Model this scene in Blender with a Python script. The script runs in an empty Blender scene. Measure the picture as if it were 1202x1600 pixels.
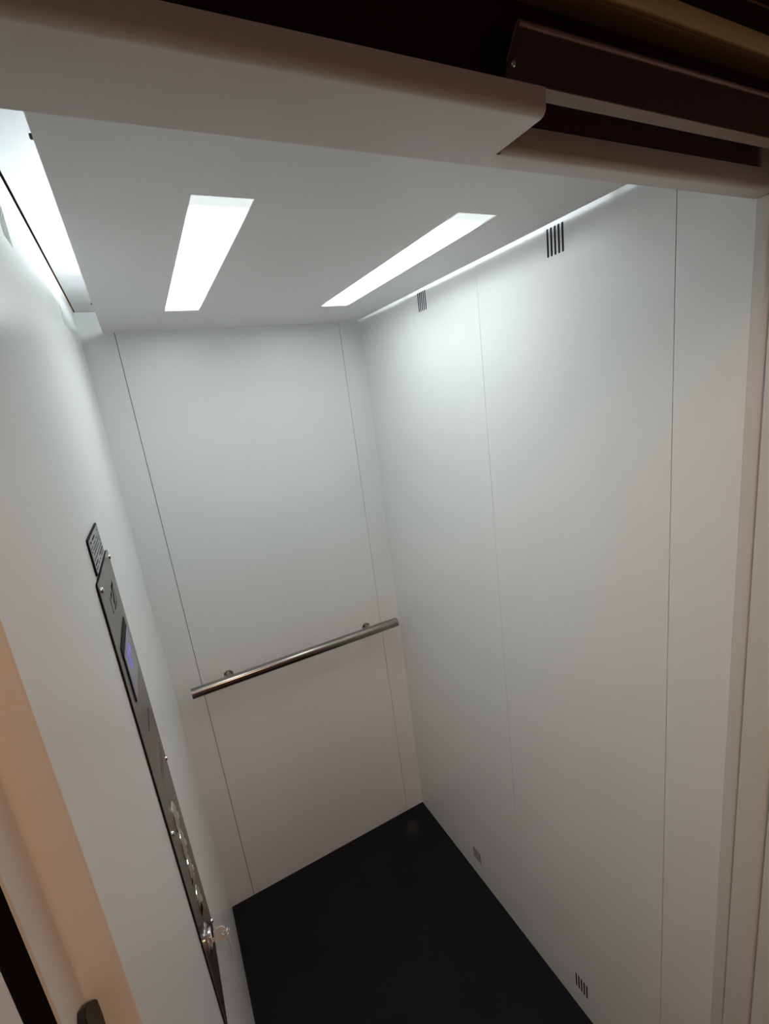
import bpy, bmesh, math, random
from mathutils import Vector, Matrix
from mathutils.geometry import tessellate_polygon

S = bpy.context.scene
C = S.collection

# ------------------------------------------------------------------ camera
cam_d = bpy.data.cameras.new('camera'); cam = bpy.data.objects.new('camera', cam_d); C.objects.link(cam)
cam.location = (.0811, -.3984, 1.7688)
cam.rotation_euler = (1.3223, .1221, -.4866)
cam_d.sensor_fit = 'VERTICAL'; cam_d.sensor_height = 36; cam_d.sensor_width = 36
cam_d.lens = 749.2413/1600*36
cam_d.shift_x = (601-614.5268)/1600
cam_d.shift_y = (813.5304-800)/1600
cam_d.clip_start = .01; cam_d.clip_end = 100
S.camera = cam

# ------------------------------------------------------------------ light
w = bpy.data.worlds.new('world'); S.world = w; w.use_nodes = True
w.node_tree.nodes['Background'].inputs[0].default_value = (1, .42, .24, 1)
w.node_tree.nodes['Background'].inputs[1].default_value = .055
S.view_settings.view_transform = 'Standard'; S.view_settings.look = 'None'
S.view_settings.gamma = 1; S.view_settings.use_curve_mapping = False
S.view_settings.exposure = 0.42
LAMP = 9.0        # strength of the two cabin lights
def area(name, loc, target, size, power, col):
    d = bpy.data.lights.new(name, 'AREA'); d.shape = 'RECTANGLE'; d.size, d.size_y = size; d.energy = power; d.color = col
    o = bpy.data.objects.new(name, d); C.objects.link(o); o.location = loc
    o.rotation_euler = (Vector(target)-Vector(loc)).to_track_quat('-Z', 'Y').to_euler()
    return o
area('unseen_landing_lamp', (.36, -1.12, 2.43), (.2, -.1, 1.0), (.22, .22), 4.9, (1, .66, .42))
area('unseen_landing_lamp', (-.42, -1.25, 2.35), (.5, -.1, .9), (.22, .22), 3.2, (1, .92, .82))  # second unseen lamp, added to brighten the lower right wall and jambs

# ------------------------------------------------------------------ materials
def mat(name, col, rough=.5, metal=0., emit=0., ecol=None, spec=.5, noise=None, bump=None, aniso=0.):
    m = bpy.data.materials.new(name); m.use_nodes = True
    nt = m.node_tree; b = nt.nodes['Principled BSDF']
    b.inputs['Base Color'].default_value = (*col, 1)
    b.inputs['Roughness'].default_value = rough
    b.inputs['Metallic'].default_value = metal
    b.inputs['Specular IOR Level'].default_value = spec
    if aniso: b.inputs['Anisotropic'].default_value = aniso
    if emit:
        b.inputs['Emission Color'].default_value = (*(ecol or col), 1); b.inputs['Emission Strength'].default_value = emit
    tc = nt.nodes.new('ShaderNodeTexCoord')
    if noise:
        sc, amt, stretch = noise
        mp = nt.nodes.new('ShaderNodeMapping'); mp.inputs['Scale'].default_value = stretch
        n = nt.nodes.new('ShaderNodeTexNoise'); n.inputs['Scale'].default_value = sc; n.inputs['Detail'].default_value = 4
        mr = nt.nodes.new('ShaderNodeMapRange'); mr.inputs[3].default_value = 1-amt; mr.inputs[4].default_value = 1+amt
        mx = nt.nodes.new('ShaderNodeVectorMath'); mx.operation = 'SCALE'; mx.inputs[0].default_value = col
        nt.links.new(tc.outputs['Object'], mp.inputs[0]); nt.links.new(mp.outputs[0], n.inputs['Vector'])
        nt.links.new(n.outputs['Fac'], mr.inputs[0]); nt.links.new(mr.outputs[0], mx.inputs['Scale'])
        nt.links.new(mx.outputs[0], b.inputs['Base Color'])
    if bump:
        sc, st, stretch = bump
        mp2 = nt.nodes.new('ShaderNodeMapping'); mp2.inputs['Scale'].default_value = stretch
        n2 = nt.nodes.new('ShaderNodeTexNoise'); n2.inputs['Scale'].default_value = sc; n2.inputs['Detail'].default_value = 3
        bp = nt.nodes.new('ShaderNodeBump'); bp.inputs['Strength'].default_value = st; bp.inputs['Distance'].default_value = .0005
        nt.links.new(tc.outputs['Object'], mp2.inputs[0]); nt.links.new(mp2.outputs[0], n2.inputs['Vector'])
        nt.links.new(n2.outputs['Fac'], bp.inputs['Height']); nt.links.new(bp.outputs[0], b.inputs['Normal'])
    return m

WALL = mat('white_laminate', (.88, .885, .875), .30, spec=.45, bump=(240, .10, (1, 1, 1)))
PANEL = mat('matt_ceiling_paint', (.84, .83, .82), .55, noise=(120, .015, (1, 1, 1)))
CEIL = mat('white_ceiling_paint', (.86, .86, .86), .6)
FRAME = mat('off_white_frame_paint', (.72, .69, .66), .42, noise=(300, .02, (1, 1, 1)))
LANDING = mat('landing_frame_paint', (.74, .70, .66), .5, noise=(200, .03, (1, 1, 1)))
GAP = mat('dark_gap', (.012, .011, .011), .7)
SHAFT = mat('lift_shaft_dark', (.10, .065, .05), .85)
DARKMETAL = mat('dark_brown_track_metal', (.075, .055, .052), .38, metal=.3, noise=(80, .15, (1, 1, 1)))
EDGE = mat('edge_highlight_brown', (.30, .20, .19), .35, metal=.3)
BRASS = mat('yellowish_track_metal', (.90, .72, .38), .5, metal=.0, noise=(60, .12, (1, 1, 1)))
GALV = mat('galvanised_track_edge', (.25, .155, .09), .5)
STEEL = mat('brushed_steel', (.31, .29, .27), .21, metal=1., noise=(60, .06, (60, 1, 1)))
PLATE = mat('brushed_steel_faceplate', (.235, .22, .20), .30, metal=1., noise=(90, .05, (1, 30, 1)))
CHROME = mat('polished_chrome', (.82, .82, .82), .08, metal=1.)
KEYM = mat('nickel_key_metal', (.80, .81, .76), .35, metal=.35)
ENGR = mat('black_engraving', (.012, .01, .01), .9, spec=.05)
COLLAR = mat('dark_chrome_collar', (.70, .68, .66), .13, metal=1.)
BLACK = mat('black_plastic', (.008, .008, .009), .6, spec=.12)
RUBBER = mat('black_rubber', (.014, .014, .015), .55)
SCREEN = mat('blue_grey_display_glass', (.10, .11, .17), .12, emit=.05, ecol=(.10, .12, .35))
BLUE = mat('blue_display_digits', (.1, .1, .8), .3, emit=.45, ecol=(.16, .14, 1.0))
PLAC = mat('grey_notice_face', (.30, .31, .34), .25, metal=.4)

def floor_material():
    m = mat('dark_vinyl_floor', (.008, .0085, .0105), .7, spec=.18)
    nt = m.node_tree; b = nt.nodes['Principled BSDF']; L = nt.links.new
    tc = nt.nodes.new('ShaderNodeTexCoord')
    n = nt.nodes.new('ShaderNodeTexNoise'); n.inputs['Scale'].default_value = 300; n.inputs['Detail'].default_value = 3
    n2 = nt.nodes.new('ShaderNodeTexNoise'); n2.inputs['Scale'].default_value = 7; n2.inputs['Detail'].default_value = 5
    L(tc.outputs['Object'], n.inputs['Vector']); L(tc.outputs['Object'], n2.inputs['Vector'])
    r = nt.nodes.new('ShaderNodeValToRGB'); r.color_ramp.elements[0].position = .3; r.color_ramp.elements[1].position = .75
    r.color_ramp.elements[0].color = (.0055, .006, .0075, 1); r.color_ramp.elements[1].color = (.011, .012, .0155, 1)
    mix0 = nt.nodes.new('ShaderNodeMath'); mix0.operation = 'MULTIPLY_ADD'; mix0.inputs[1].default_value = .5
    L(n.outputs['Fac'], mix0.inputs[0])
    h = nt.nodes.new('ShaderNodeMath'); h.operation = 'MULTIPLY'; h.inputs[1].default_value = .5
    L(n2.outputs['Fac'], h.inputs[0]); L(h.outputs[0], mix0.inputs[2]); L(mix0.outputs[0], r.inputs[0])
    # small paler blotch in the far corner
    sub = nt.nodes.new('ShaderNodeVectorMath'); sub.operation = 'SUBTRACT'; sub.inputs[1].default_value = (.7415, 1.1346, 0)
    ln = nt.nodes.new('ShaderNodeVectorMath'); ln.operation = 'LENGTH'
    n3 = nt.nodes.new('ShaderNodeTexNoise'); n3.inputs['Scale'].default_value = 45
    L(tc.outputs['Object'], sub.inputs[0]); L(sub.outputs[0], ln.inputs[0]); L(tc.outputs['Object'], n3.inputs['Vector'])
    ad = nt.nodes.new('ShaderNodeMath'); ad.operation = 'MULTIPLY_ADD'; ad.inputs[1].default_value = .045; L(n3.outputs['Fac'], ad.inputs[0]); L(ln.outputs['Value'], ad.inputs[2])
    mr = nt.nodes.new('ShaderNodeMapRange'); mr.inputs[1].default_value = .035; mr.inputs[2].default_value = .062; mr.inputs[3].default_value = .75; mr.inputs[4].default_value = 0
    L(ad.outputs[0], mr.inputs[0])
    mx = nt.nodes.new('ShaderNodeMix'); mx.data_type = 'RGBA'; mx.inputs['B'].default_value = (.045, .043, .038, 1)
    L(mr.outputs[0], mx.inputs['Factor']); L(r.outputs[0], mx.inputs['A']); L(mx.outputs['Result'], b.inputs['Base Color'])
    return m
FLOOR = floor_material()

def diffuser_material():
    # opal acrylic over a row of leds that stops short of its ends: the lamp itself gives off less light at its rim
    m = bpy.data.materials.new('glowing_opal_diffuser'); m.use_nodes = True
    nt = m.node_tree; b = nt.nodes['Principled BSDF']; L = nt.links.new
    b.inputs['Base Color'].default_value = (.8, .8, .76, 1); b.inputs['Roughness'].default_value = .5
    tc = nt.nodes.new('ShaderNodeTexCoord'); sep = nt.nodes.new('ShaderNodeSeparateXYZ'); L(tc.outputs['Object'], sep.inputs[0])
    def edge(axis, half, soft, off=0):
        sh = nt.nodes.new('ShaderNodeMath'); sh.operation = 'SUBTRACT'; sh.inputs[1].default_value = off; L(sep.outputs[axis], sh.inputs[0])
        a = nt.nodes.new('ShaderNodeMath'); a.operation = 'ABSOLUTE'; L(sh.outputs[0], a.inputs[0])
        r = nt.nodes.new('ShaderNodeMapRange'); r.interpolation_type = 'SMOOTHSTEP'
        r.inputs[1].default_value = half-soft; r.inputs[2].default_value = half; r.inputs[3].default_value = 1; r.inputs[4].default_value = .04
        L(a.outputs[0], r.inputs[0])
        p = nt.nodes.new('ShaderNodeMath'); p.operation = 'POWER'; p.inputs[1].default_value = 1.5; L(r.outputs[0], p.inputs[0]); return p
    ex, ey = edge(0, .046, .014), edge(1, .337, .085, .025)
    mu = nt.nodes.new('ShaderNodeMath'); mu.operation = 'MULTIPLY'; L(ex.outputs[0], mu.inputs[0]); L(ey.outputs[0], mu.inputs[1])
    mu2 = nt.nodes.new('ShaderNodeMath'); mu2.operation = 'MULTIPLY'; mu2.inputs[1].default_value = LAMP
    mxx = nt.nodes.new('ShaderNodeMath'); mxx.operation = 'MAXIMUM'; mxx.inputs[1].default_value = .058; L(mu.outputs[0], mxx.inputs[0]); L(mxx.outputs[0], mu2.inputs[0])
    b.inputs['Emission Color'].default_value = (.89, .985, 1, 1); L(mu2.outputs[0], b.inputs['Emission Strength'])
    return m
GLOW = diffuser_material()
TUBE = mat('glowing_led_batten', (.8, .8, .8), .5, emit=LAMP*6.5, ecol=(.86, .98, 1))

# ------------------------------------------------------------------ helpers
def obj(name, bm, m, parent=None, smooth=False):
    bmesh.ops.recalc_face_normals(bm, faces=bm.faces)
    me = bpy.data.meshes.new(name); bm.to_mesh(me); bm.free()
    for x in (m if isinstance(m, (list, tuple)) else [m]): me.materials.append(x)
    if smooth:
        for p in me.polygons: p.use_smooth = True
        me.set_sharp_from_angle(angle=math.radians(35))
    o = bpy.data.objects.new(name, me); C.objects.link(o)
    if parent: o.parent = parent
    return o
def tag(o, label, cat, group=None):
    o['label'] = label; o['category'] = cat
    if group: o['group'] = group
    return o
def struct(name, bm, m, smooth=False):
    o = obj(name, bm, m, None, smooth); o['kind'] = 'structure'; return o
def thing(name, label, cat, loc=(0, 0, 0), group=None):
    o = bpy.data.objects.new(name, None); C.objects.link(o); o.location = loc; o.empty_display_size = .02
    return tag(o, label, cat, group)
def shift(bm, loc):
    bmesh.ops.translate(bm, verts=bm.verts, vec=-Vector(loc)); return bm

def box(bm, lo, hi, bev=0., seg=2, mi=0):
    c = [(a+b)/2 for a, b in zip(lo, hi)]; s = [b-a for a, b in zip(lo, hi)]
    r = bmesh.ops.create_cube(bm, size=1, matrix=Matrix.Translation(c) @ Matrix.Diagonal((*s, 1)))
    vs = r['verts']
    es = list({e for v in vs for e in v.link_edges}); fs = list({f for v in vs for f in v.link_faces})
    for f in fs: f.material_index = mi
    if bev: bmesh.ops.bevel(bm, geom=es, offset=bev, segments=seg, affect='EDGES', profile=.5)
    return bm
def P3(axis, d, a, b):
    # 2-D (a, b) on the plane axis = d ; remaining axes in x,y,z order
    if axis == 0: return Vector((d, a, b))
    if axis == 1: return Vector((a, d, b))
    return Vector((a, b, d))
def plate(bm, axis, outer, holes, d0, d1, mi=0):
    loops = [outer]+list(holes)
    polys = [[P3(axis, d0, *p) for p in l] for l in loops]
    flat = [v for l in loops for v in l]
    tris = tessellate_polygon([[Vector((p[0], p[1], 0)) for p in l] for l in loops])
    A = [bm.verts.new(P3(axis, d0, *p)) for p in flat]; B = [bm.verts.new(P3(axis, d1, *p)) for p in flat]
    fs = []
    for t in tris:
        for V in (A, B):
            try: fs.append(bm.faces.new([V[i] for i in t]))
            except ValueError: pass
    k = 0
    for l in loops:
        n = len(l)
        for i in range(n):
            j = (i+1) % n
            fs.append(bm.faces.new([A[k+i], A[k+j], B[k+j], B[k+i]]))
        k += n
    for f in fs: f.material_index = mi
    return bm
def rect(a0, a1, b0, b1): return [(a0, b0), (a1, b0), (a1, b1), (a0, b1)]
def rrect(a0, a1, b0, b1, r, n=5):
    out = []
    for cx, cy, s in ((a1-r, b0+r, -90), (a1-r, b1-r, 0), (a0+r, b1-r, 90), (a0+r, b0+r, 180)):
        for i in range(n+1):
            t = math.radians(s+90*i/n); out.append((cx+r*math.cos(t), cy+r*math.sin(t)))
    return out
def capsule(c, z0, z1, wd, n=6):
    r = wd/2; return rrect(c-r, c+r, z0, z1, r*.999, n)
def prism(bm, axis, prof, d0, d1):        # closed 2-D profile extruded along axis
    return plate(bm, axis, prof, [], d0, d1)
def lathe(bm, prof, origin, direction, n=32, cap=True):
    # prof: list of (radius, height) along direction
    d = Vector(direction).normalized(); q = d.to_track_quat('Z', 'Y').to_matrix()
    rings = []
    for r, h in prof:
        if r < 1e-6: rings.append([bm.verts.new(Vector(origin)+q @ Vector((0, 0, h)))])
        else: rings.append([bm.verts.new(Vector(origin)+q @ Vector((r*math.cos(2*math.pi*i/n), r*math.sin(2*math.pi*i/n), h))) for i in range(n)])
    for a, b in zip(rings, rings[1:]):
        for i in range(n):
            j = (i+1) % n
            if len(a) == 1 and len(b) == 1: continue
            if len(a) == 1: bm.faces.new([a[0], b[i], b[j]])
            elif len(b) == 1: bm.faces.new([a[i], a[j], b[0]])
            else: bm.faces.new([a[i], a[j], b[j], b[i]])
    if cap:
        for r in (rings[0], rings[-1]):
            if len(r) > 2: bm.faces.new(r)
    return bm
def ribbon(bm, pts, wd, x0, x1):          # flat engraved stroke on the plane x = x1
    for (y0, z0), (y1, z1) in zip(pts, pts[1:]):
        d = Vector((y1-y0, z1-z0)); L = d.length; d.normalize(); n = Vector((-d.y, d.x))*wd/2
        e = d*wd*.3
        prism(bm, 0, [(y0-e.x+n.x, z0-e.y+n.y), (y0-e.x-n.x, z0-e.y-n.y), (y1+e.x-n.x, z1+e.y-n.y), (y1+e.x+n.x, z1+e.y+n.y)], x0, x1)
def N(): return bmesh.new()

# ------------------------------------------------------------------ room numbers (metres)
D, W, H, HP = 1.2217, .8443, 2.10, 2.0419     # depth, width, true ceiling, suspended panel
SH = .003                                      # wall sheet thickness

# ------------------------------------------------------------------ structure
bm = box(N(), (-.03, -.02, -.03), (W+.03, D+.03, 0)); struct('floor', bm, FLOOR)
bm = box(N(), (.0028, -.01, H), (W+.02, D+.02, H+.004)); struct('ceiling', bm, CEIL)

def vent_holes(y0):
    return [capsule(y0+.004+i*.0092, .0, .050, .0054) for i in range(5)]
def moved(l, dz): return [(a, b+dz) for a, b in l]
VZ = (1.9925, .0715)
vents = [(s, y0, z0) for s in (0, 1) for y0 in (.3045, .787) for z0 in VZ]

def side_wall(name, x, sgn, seams, vside):
    # sgn = direction away from the cabin
    bm = N()
    ys = [s for s in seams]
    for a, b, g in ys:
        hs = []
        for s, y0, z0 in vents:
            if s == vside and a < y0 < b: hs += [moved(h, z0) for h in vent_holes(y0)]
        plate(bm, 0, rect(a, b-g, .0005, H-.0025), hs, x, x+sgn*SH, 0)
    box(bm, (min(x+sgn*SH, x+sgn*.02), ys[0][0], 0), (max(x+sgn*SH, x+sgn*.02), D, H-.0025), mi=1)
    return struct(name, bm, [WALL, GAP])
side_wall('wall_right', W, 1, [(-.0125, .0945, .0013), (.0945, .567, .0010), (.567, D, 0)], 1)
side_wall('wall_left', 0, -1, [(-.105, .567, .0004), (.567, D, 0)], 0)
bm = N()
for a, b in ((0, .0832), (.0848, .7635), (.7649, W)):
    plate(bm, 1, rect(a, b, .0005, H-.001), [], D, D+SH, 0)
box(bm, (-.02, D+SH, 0), (W+.02, D+.02, H), mi=1)
struct('wall_back', bm, [WALL, GAP])

# shaft lid above the cabin, stops stray light
bm = N(); box(bm, (-.3, -.30, 2.30), (W+.3, D+.3, 2.32)); struct('trim_1', bm, SHAFT)

# ------------------------------------------------------------------ door portal
def bent_header():
    # underside z 1.96, rounds up into a vertical front lip at y -.034; left part carries on to y -.088
    def prof(yf, ztop, r=.0065, n=8):
        p = [(-.0125, 1.96+.0014), (-.0125, 1.96)]
        for i in range(n+1):
            t = math.radians(-90-90*i/n); p.append((yf+r+r*math.cos(t), 1.96+r+r*math.sin(t)))
        p += [(yf, ztop), (yf+.0014, ztop)]
        for i in range(n, -1, -1):
            t = math.radians(-90-90*i/n); p.append((yf+r+(r-.0014)*math.cos(t), 1.96+r+(r-.0014)*math.sin(t)))
        return p
    return prof
pf = bent_header()
bm = N(); prism(bm, 0, pf(-.034, 1.9822), .4075, W-.0005)
bm2 = N(); prism(bm2, 0, pf(-.0885, 1.978, .006), -.04, .403)
# merge the two runs in one folded sheet, joined by the strip at the notch
me = bpy.data.meshes.new('t'); bm2.to_mesh(me); bm.from_mesh(me); bm2.free(); bpy.data.meshes.remove(me)
box(bm, (.403, -.030, 1.9601), (.4075, -.0125, 1.9614))
box(bm, (-.04, -.0125, 1.96), (W+.02, -.009, H))
hd = struct('trim_2', bm, FRAME, True)

# dark sheets in place of the shaded gap between lip and door track
bm = N(); box(bm, (.40, -.032, 2.012), (.80, .0, 2.03)); box(bm, (.40, -.0325, 1.9835), (.80, -.031, 2.012)); struct('trim_3', bm, SHAFT)

def post(bm, x, sgn, y0, y1, z0, z1, r, depth=.05, n=8):
    # slab whose visible face is x, rounded on its outer (y1) corner; sgn away from the opening
    p = [(x, y0)]
    for i in range(n+1):
        t = math.pi/2*i/n
        p.append((x+sgn*(r-r*math.cos(t)), y1+r-r*math.sin(t)))
    p += [(x+sgn*depth, y1), (x+sgn*depth, y0)]
    return prism(bm, 2, p, z0, z1)
bm = N(); post(bm, W, 1, -.0128, -.0335, 0, 1.9595, .008); box(bm, (W+.006, -.0345, 0), (W+.05, -.0330, 2.1)); struct('trim_4', bm, FRAME, True)
bm = N(); post(bm, W, 1, -.0345, -.0790, -.15, 2.3, .012); struct('trim_5', bm, LANDING, True)
bm = N(); box(bm, (W, -.35, -.15), (W+.05, -.0802, 2.0)); struct('trim_6', bm, LANDING)
bm = N(); box(bm, (.806, -.0345, 1.9818), (W-.0005, -.0235, 2.02), .0008); struct('trim_7', bm, LANDING)

# left: wall edge folds back, next jamb, black gap, landing jamb
XL = -.0215
def left_fold():
    r, n = .004, 8                      # sheet: across (-y face), then concave fold into the +x face
    p = [(-.0003, -.1035), (-.0003, -.1052), (-.0012, -.1060)]
    for i in range(n+1):
        t = math.radians(90+90*i/n); p.append((XL+r+r*math.cos(t), -.106-r+r*math.sin(t)))
    p += [(XL, -.1425), (XL-.0016, -.1425)]
    for i in range(n, -1, -1):
        t = math.radians(90+90*i/n); p.append((XL+r+(r+.0016)*math.cos(t), -.106-r+(r+.0016)*math.sin(t)))
    return p
bm = N(); prism(bm, 2, left_fold(), -.15, 1.959); struct('trim_8', bm, LANDING, True)
bm = N(); box(bm, (XL-.06, -.1715, -.15), (XL-.012, -.110, 2.3)); struct('trim_9', bm, GAP)
bm = N(); box(bm, (XL-.08, -.35, -.15), (XL, -.1715, 2.0), .0008); struct('trim_10', bm, LANDING)

# landing wall, lintel and floor around the opening (off the frame, closes the place)
bm = N()
box(bm, (-1.6, -.35, -.15), (XL-.08, -.20, 2.9)); box(bm, (W+.05, -.35, -.15), (2.4, -.20, 2.9))
box(bm, (-1.6, -.43, 2.03), (2.4, -.35, 2.9)); box(bm, (XL-.08, -.35, 2.03), (W+.05, -.24, 2.9))  # unseen lintel, set low and forward to shade the door header
struct('wall_landing', bm, LANDING)
bm = box(N(), (-1.6, -2.6, -.05), (2.4, -.36, 0)); struct('trim_11', bm, mat('landing_floor_tile', (.22, .16, .12), .5, noise=(8, .1, (1, 1, 1))))

# ------------------------------------------------------------------ door gear above the opening
t = thing('door_track', 'dark brown metal sliding door track cover with rounded top edge above the entrance', 'door track', (.36, -.088, 1.978))
def T(bm): return shift(bm, (.36, -.088, 1.978))
def track_end(x, z):                    # slanted left end of the cover
    return x
bm = N()
# front cover, left end leans
r = .0045
prof = [(-.0735, 1.9795), (-.0735, 1.978), (-.0880, 1.978)]
prof += [(-.0880, 2.0145-r)]
for i in range(7):
    a = math.radians(180-90*i/6); prof.append((-.0880+r+r*math.cos(a), 2.0145-r+r*math.sin(a)))
prof += [(-.0715, 2.0145), (-.0715, 2.0130), (-.0835+.003, 2.0130), (-.0865, 2.009), (-.0865, 1.9795)]
prism(bm, 0, prof, .3655, 1.0)
for v in bm.verts:
    if v.co.x < .4: v.co.x += max(0, (v.co.z-1.988))*.45
bm = T(bm); obj('cover', bm, DARKMETAL, t, True)
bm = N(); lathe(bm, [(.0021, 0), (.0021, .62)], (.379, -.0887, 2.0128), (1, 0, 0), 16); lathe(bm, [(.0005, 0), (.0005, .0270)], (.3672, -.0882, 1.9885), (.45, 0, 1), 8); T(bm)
o = obj('rolled_edge_highlight', bm, EDGE, t, True); o['label'] = 'rolled edge with its highlight painted in a paler colour'  # paler bead and end strip stand in for the highlight along the edge
bm = N(); box(bm, (.3662, -.0884, 1.9771), (1.0, -.0742, 1.9779)); T(bm); o = obj('bottom_strip', bm, GALV, t); o['label'] = 'grey brown underside strip'
bm = N(); lathe(bm, [(.0022, 0), (.0022, .0010), (.0016, .0018), (0, .0020)], (.3725, -.0880, 1.9875), (0, -1, 0), 16); T(bm); o = obj('screw', bm, CHROME, t, True)

t = thing('door_header_plate', 'near black header plate with thin lower lip above the door track', 'header plate', (.3, -.075, 2.0))
def T(bm): return shift(bm, (.3, -.075, 2.0))
bm = N(); box(bm, (-.3, -.0700, 1.985), (1.0, -.0655, 2.042)); box(bm, (-.3, -.0690, 1.9790), (.364, -.0655, 2.0)); T(bm); obj('back_plate', bm, GAP, t)
bm = N(); box(bm, (-.1, -.0890, 2.0410), (1.0, -.066, 2.0425), .0004); T(bm); obj('lip', bm, GALV, t)
t = tag(obj('door_rail', box(N(), (-.1, -.0895, 2.0462), (1.0, -.064, 2.0615), .002), BRASS, None, True), 'yellowish metal door rail in the top right corner', 'rail')
t = tag(obj('cover_panel', box(N(), (-.1, -.0885, 2.0625), (1.0, -.062, 2.0815), .0006), GAP), 'black cover panel above the yellowish rail', 'panel')
t = tag(obj('upper_edge_strip', box(N(), (-.1, -.0892, 2.0818), (1.0, -.062, 2.0835), .0004), GALV), 'thin grey metal strip at the very top right corner', 'strip')
t = tag(obj('upper_cover_panel', box(N(), (-.1, -.0885, 2.084), (1.0, -.062, 2.16), .0006), GAP), 'black panel above the thin grey strip at the top right', 'panel')

# ------------------------------------------------------------------ suspended ceiling panel and lights
LIGHTS = ((.203, .2815), (.6065, .6855)); LY = (.299, .9575)
t = thing('suspended_ceiling_panel', 'grey white suspended metal ceiling panel with two long light openings', 'ceiling panel', (.0555, -.008, HP))
bm = N()
plate(bm, 2, rect(.0555, .823, -.008, 1.2155), [rect(a, b, *LY) for a, b in LIGHTS], HP, HP+.0016)
shift(bm, t.location); obj('panel_sheet', bm, PANEL, t)
for x, y in ((.0555, .208), (.0555, .883), (.823, .208), (.823, .883)):
    s = -1 if x < .4 else 1
    bm = N(); box(bm, (x-.002*s-.002, y-.006, HP+.0016), (x-.002*s+.002, y+.006, H))
    lathe(bm, [(.0026, 0), (.0026, .0022), (.0018, .003)], (x, y, HP+.0045), (s, 0, 0), 12)
    shift(bm, t.location); obj('hanger_bolt', bm, mat('dark_hanger_metal', (.10, .10, .10), .5, metal=.5) if not bpy.data.materials.get('dark_hanger_metal') else bpy.data.materials['dark_hanger_metal'], t)
for k, (a, b) in enumerate(LIGHTS):
    cx = (a+b)/2; cy = sum(LY)/2
    t = thing('ceiling_light', ('bright rectangular light on the left of the ceiling panel', 'bright rectangular light on the right of the ceiling panel, beside the right wall')[k], 'ceiling light', (cx, cy, HP+.01), 'recessed ceiling lights')
    f = N()
    plate(f, 2, rect(-.052, .052, -.3425, .3425), [rect((a-cx)-.001, (b-cx)+.001, LY[0]-cy-.001, LY[1]-cy+.001)], -.0083, -.0073)
    obj('light_frame', f, CEIL, t)
    obj('diffuser', box(N(), (-.050, -.341, -.0072), (.050, .341, -.0045)), GLOW, t)
    bp_ = N(); box(bp_, (-.0535, -.3445, -.0044), (.0535, .3445, -.0036))
    for q0, q1 in (((-.0535, -.3445), (-.0505, .3445)), ((.0505, -.3445), (.0535, .3445)), ((-.0505, -.3445), (.0505, -.3415)), ((-.0505, .3415), (.0505, .3445))): box(bp_, (*q0, -.0073), (*q1, -.0043))
    obj('light_housing', bp_, CEIL, t)
    off = -.066
    obj('led_batten', box(N(), (off-.006, -.315, .016), (off+.006, .315, .021), .001), TUBE, t)
    ch = N(); prism(ch, 1, [(off+a_, b_) for a_, b_ in ((-.012, .0135), (.012, .0135), (.012, .0150), (-.012, .0150))], -.325, .325)
    obj('batten_baffle', ch, CEIL, t)  # unseen flat tray, added to block the batten's downward light

# ------------------------------------------------------------------ vents
names = {(0, 0, 0): 'louvre of five slots at the top of the left wall, nearest the entrance',
         (0, 0, 1): 'louvre of five slots low on the left wall, nearest the entrance',
         (0, 1, 0): 'louvre of five slots at the top of the left wall, nearest the back wall',
         (0, 1, 1): 'louvre of five slots low on the left wall, nearest the back wall',
         (1, 0, 0): 'five dark air slots at the top of the right wall, nearer the entrance',
         (1, 0, 1): 'five dark air slots just above the floor on the right wall, nearer the entrance',
         (1, 1, 0): 'five dark air slots at the top of the right wall, nearer the back wall',
         (1, 1, 1): 'five dark air slots just above the floor on the right wall, nearer the back wall'}
vm = mat('dark_vent_slots', (.010, .007, .016), .8)
for s, y0, z0 in vents:
    if s == 0 and not (y0 < .5 and z0 > 1): continue
    bm = N(); x = W if s else 0; g = 1 if s else -1
    for h in vent_holes(y0):
        plate(bm, 0, moved(h, z0), [], x+g*.0005, x+g*.0028)
    loc = (x+g*.0025, y0+.023, z0+.025); shift(bm, loc)
    o = obj('air_vent', bm, vm); o.location = loc
    tag(o, names[(s, int(y0 > .5), int(z0 < 1))], 'air vent', 'slotted air vents in the walls')

# ------------------------------------------------------------------ handrail
RZ, RY, RR = .9285, 1.165, .0172
t = thing('handrail', 'brushed stainless steel handrail on two short brackets across the back wall', 'handrail', (.428, D, RZ))
L = t.location
bm = N(); lathe(bm, [(RR-.0016, .0012), (RR, .0), (RR, .7587), (RR-.0016, .7575)], (.0485, RY, RZ), (1, 0, 0), 48); shift(bm, L); obj('rail_tube', bm, STEEL, t, True)
for x in (.172, .695):
    bm = N(); lathe(bm, [(.0095, .010), (.0095, D-RY-.004)], (x, RY, RZ), (0, 1, 0), 24)
    shift(bm, L); b = obj('bracket', bm, STEEL, t, True)
    bm = N(); lathe(bm, [(.0095, -.012), (.0155, -.011), (.0165, -.009), (.0165, 0)], (x, D, RZ), (0, 1, 0), 32); shift(bm, L); obj('rosette', bm, CHROME, b, True)

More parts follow.
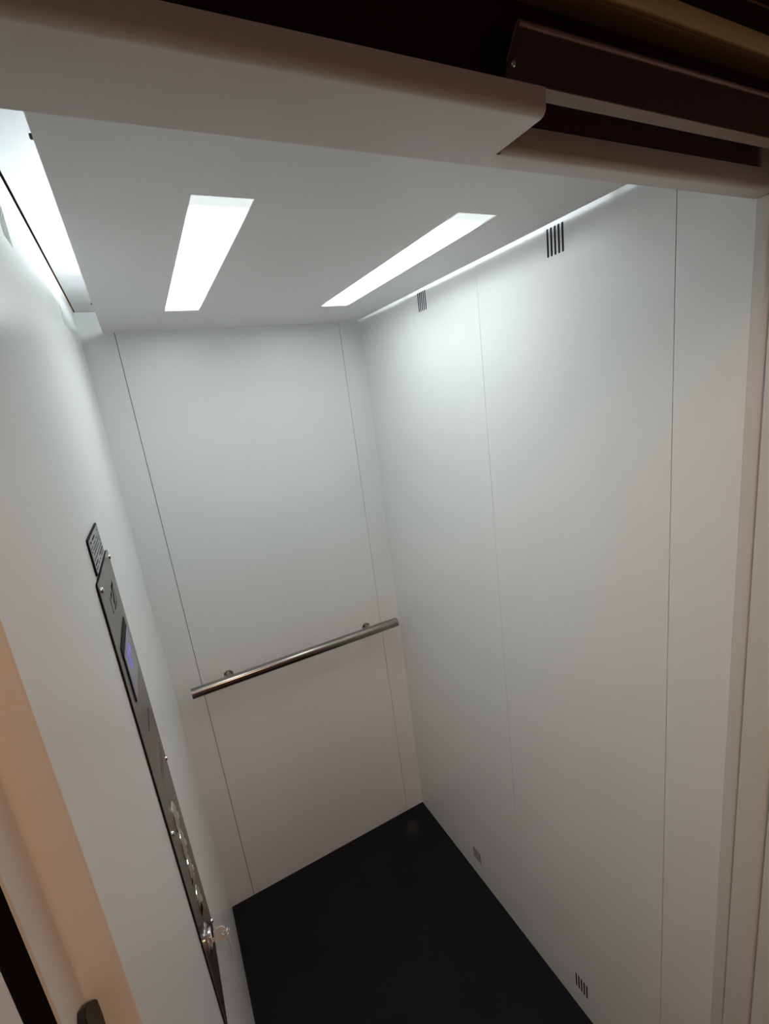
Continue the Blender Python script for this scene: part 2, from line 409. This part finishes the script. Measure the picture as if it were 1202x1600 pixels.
# ------------------------------------------------------------------ operating panel on the left wall
PY0, PY1, PZ0, PZ1, PX = .222, .412, .878, 1.606, .003
t = thing('control_panel', 'tall brushed steel lift control panel with display and buttons on the left wall', 'control panel', (0, .317, 1.24))
L = t.location
bm = N(); plate(bm, 0, rrect(PY0, PY1, PZ0, PZ1, .004), [], .0022, PX); shift(bm, L); obj('faceplate', bm, PLATE, t)
bm = N(); plate(bm, 0, rrect(PY0+.0004, PY1-.0004, PZ0+.0004, PZ1-.0004, .004), [], .0001, .0022); shift(bm, L); obj('dark_edge_backing', bm, BLACK, t)  # black layer stands in for the shaded steel edge of the plate
for y in (PY0+.010, PY1-.010):
    for z in (PZ1-.010, 1.243, PZ0+.012):
        if y < .3 and z < 1: continue
        bm = N(); lathe(bm, [(.0036, 0), (.0036, .0012), (.0030, .0024), (.0015, .0031), (0, .0033)], (PX, y, z), (1, 0, 0), 20); shift(bm, L); obj('screw', bm, CHROME, t, True)
bm = N(); plate(bm, 0, rrect(.252, .370, 1.434, 1.512, .002), [], PX, .0042); shift(bm, L); d = obj('display', bm, BLACK, t)
bm = N(); plate(bm, 0, rrect(.2545, .370, 1.4345, 1.499, .002), [], .0042, .0050); shift(bm, L); o = obj('display_glass', bm, SCREEN, d); o['label'] = 'blue grey display glass'
bm = N(); 
ring = rrect(.288, .301, 1.464, 1.487, .003)
plate(bm, 0, ring, [rrect(.2915, .2975, 1.468, 1.483, .002)], .0050, .0052)
plate(bm, 0, [(.312, 1.477), (.330, 1.477), (.321, 1.491)], [], .0050, .0052)
shift(bm, L); o = obj('display_digits', bm, BLUE, d); o['label'] = 'glowing blue display characters'
bm = N()
for l, wd in (([(.3568, 1.5685), (.3316, 1.567), (.3367, 1.5577), (.317, 1.5505)], .0058), ([(.3169, 1.5663), (.3029, 1.5638)], .0050),
              ([(.2871, 1.5671), (.2874, 1.5588), (.2848, 1.5491)], .0045), ([(.3537, 1.5605), (.3552, 1.5498), (.3472, 1.5442), (.3107, 1.5443)], .0026)):
    ribbon(bm, l, wd, PX, PX+.00015)
shift(bm, L); obj('emblem', bm, ENGR, t)
bm = N()
rnd = random.Random(4)
def dashes(bm, y0, z0, y1, z1, h):
    # fine engraved characters too small to read: short upright strokes along a line
    n = int(abs(y1-y0)/.0042)
    for i in range(n):
        if rnd.random() < .15: continue
        y = y0+(y1-y0)*i/n; z = z0+(z1-z0)*i/n
        ribbon(bm, [(y, z), (y, z+h*rnd.uniform(.5, 1))], .0008, PX, PX+.00012)
        if rnd.random() < .6: ribbon(bm, [(y, z+h*.5), (y+.002, z+h*.5)], .0007, PX, PX+.00012)
dashes(bm, .300, 1.360, .365, 1.360, .008)
shift(bm, L); obj('engraved_text', bm, ENGR, t); bm = N()
dashes(bm, .290, 1.286, .385, 1.286, .006); dashes(bm, .290, 1.274, .385, 1.274, .006)
shift(bm, L); obj('engraved_text', bm, ENGR, t)
BY = .310
for i, z in enumerate((1.204, 1.153, 1.103, 1.0415)):
    bm = N(); lathe(bm, [(.0225, 0), (.0221, .0010), (.0120, .0040), (.0095, .0043), (.0085, .0030), (.0085, .0005)], (PX, BY, z), (1, 0, 0), 40, cap=False)
    shift(bm, L); b = obj('button', bm, COLLAR, t, True)
    bm = N(); lathe(bm, [(.0070, .0004), (.0070, .0036), (.0060, .0048), (.0035, .0055), (0, .0057)], (PX, BY, z), (1, 0, 0), 32); shift(bm, L); obj('button_cap', bm, CHROME, b, True)
KZ = .995; KY = .281
bm = N(); lathe(bm, [(.0225, 0), (.0222, .0012), (.0180, .0032), (.0165, .0034), (.0158, .0022)], (PX, KY, KZ), (1, 0, 0), 40, cap=False)
shift(bm, L); b = obj('key_switch', bm, COLLAR, t, True)
bm = N(); lathe(bm, [(.0140, .0002), (.0138, .0062), (.0120, .0078), (.0, .0080)], (PX, KY, KZ), (1, 0, 0), 32); shift(bm, L); obj('lock_cylinder', bm, CHROME, b, True)

# keys
def key_shape(bm, th=.0018):
    # blade along +a from 0, bow from .010; local (a, b) plane, thickness along third
    bow = [(.0085, -.0030), (.0115, -.0105), (.0175, -.0125), (.0245, -.0105), (.0275, -.0045), (.0275, .0045), (.0245, .0105), (.0175, .0125), (.0115, .0105), (.0085, .0030)]
    hole = [(.0222+.0030*math.cos(a), .0050*math.sin(a)) for a in [2*math.pi*i/14 for i in range(14)]]
    plate(bm, 1, bow, [hole], -th/2, th/2)
    plate(bm, 1, [(-.006, -.0028), (.0096, -.0028), (.0096, .0028), (-.006, .0028)], [], -th/2, th/2)
    return bm
bm = key_shape(N())
o = tag(obj('key', bm, KEYM), 'small silver key pushed into the key switch of the control panel', 'key')
o.location = (.0050, KY, .9845); o.rotation_euler = (math.radians(-15), math.radians(-17), 0)
bm = N()
bow = [(.0070*math.cos(a), .0100*math.sin(a)) for a in [2*math.pi*i/18 for i in range(18)]]
plate(bm, 0, bow, [[(.0030*math.cos(a), .0035*math.sin(a)+.004) for a in [2*math.pi*i/12 for i in range(12)]]], -.0009, .0009)
plate(bm, 0, [(-.0025, -.009), (.0025, -.009), (.0025, -.041), (.0010, -.044), (-.0025, -.041), (-.0015, -.034), (-.0025, -.026), (-.0015, -.020)], [], -.0008, .0008)
o = tag(obj('key', bm, KEYM), 'spare silver key hanging edge-on below the key in the switch', 'key')
o.location = (.0318, KY+.001, .981); o.rotation_euler = (0, math.radians(2), math.radians(-18))
bm = N()
n, m_ = 28, 8
vs = [[bm.verts.new(((.0062+.0006*math.cos(2*math.pi*j/m_))*math.cos(2*math.pi*i/n), .0006*math.sin(2*math.pi*j/m_), (.0062+.0006*math.cos(2*math.pi*j/m_))*math.sin(2*math.pi*i/n))) for j in range(m_)] for i in range(n)]
for i in range(n):
    for j in range(m_): bm.faces.new([vs[i][j], vs[(i+1) % n][j], vs[(i+1) % n][(j+1) % m_], vs[i][(j+1) % m_]])
o = tag(obj('key_ring', bm, CHROME, None, True), 'tiny wire ring joining the two keys', 'key ring')
o.location = (.0300, KY, .9890); o.rotation_euler = (math.radians(70), math.radians(-20), math.radians(10))

# notice plate above
t = thing('notice_plate', 'small grey notice plate with dark border just above the control panel', 'sign', (0, .312, 1.632))
L = t.location
bm = N(); plate(bm, 0, rrect(.248, .377, 1.6085, 1.654, .004), [], .0001, .0020); shift(bm, L); obj('dark_edge_backing', bm, BLACK, t)
bm = N(); plate(bm, 0, rrect(.2505, .3745, 1.6105, 1.652, .003), [], .0020, .0024); shift(bm, L); obj('face', bm, PLAC, t)
bm = N()
ribbon(bm, [(.256, 1.6258), (.370, 1.6258)], .0009, .0024, .0025)
def dash2(z, h, y0=.257, y1=.368):
    y = y0
    while y < y1:
        l = rnd.uniform(.003, .009)
        if rnd.random() < .8: ribbon(bm, [(y, z), (min(y+l, y1), z)], h, .0024, .0025)
        y += l+.0022
for z, h in ((1.6465, .0022), (1.6405, .0010), (1.636, .0010), (1.6315, .0010), (1.6205, .0018), (1.6155, .0010)): dash2(z, h)
shift(bm, L); obj('printed_lines', bm, ENGR, t)

# black rubber stop on the left jamb
bm = N()
prof = [(-.128, 1.400), (-.1285, 1.4545), (-.1235, 1.4560), (-.1160, 1.4500), (-.1035, 1.4350), (-.1065, 1.4180), (-.1085, 1.400)]
prism(bm, 0, prof, XL+.0001, XL+.0045)
bmesh.ops.bevel(bm, geom=[e for e in bm.edges], offset=.0006, segments=2, affect='EDGES')
shift(bm, (XL, -.115, 1.41)); o = obj('door_buffer', bm, RUBBER, None, True); o.location = (XL, -.115, 1.41)
tag(o, 'small black rubber stop on the pale left door jamb', 'door stop')
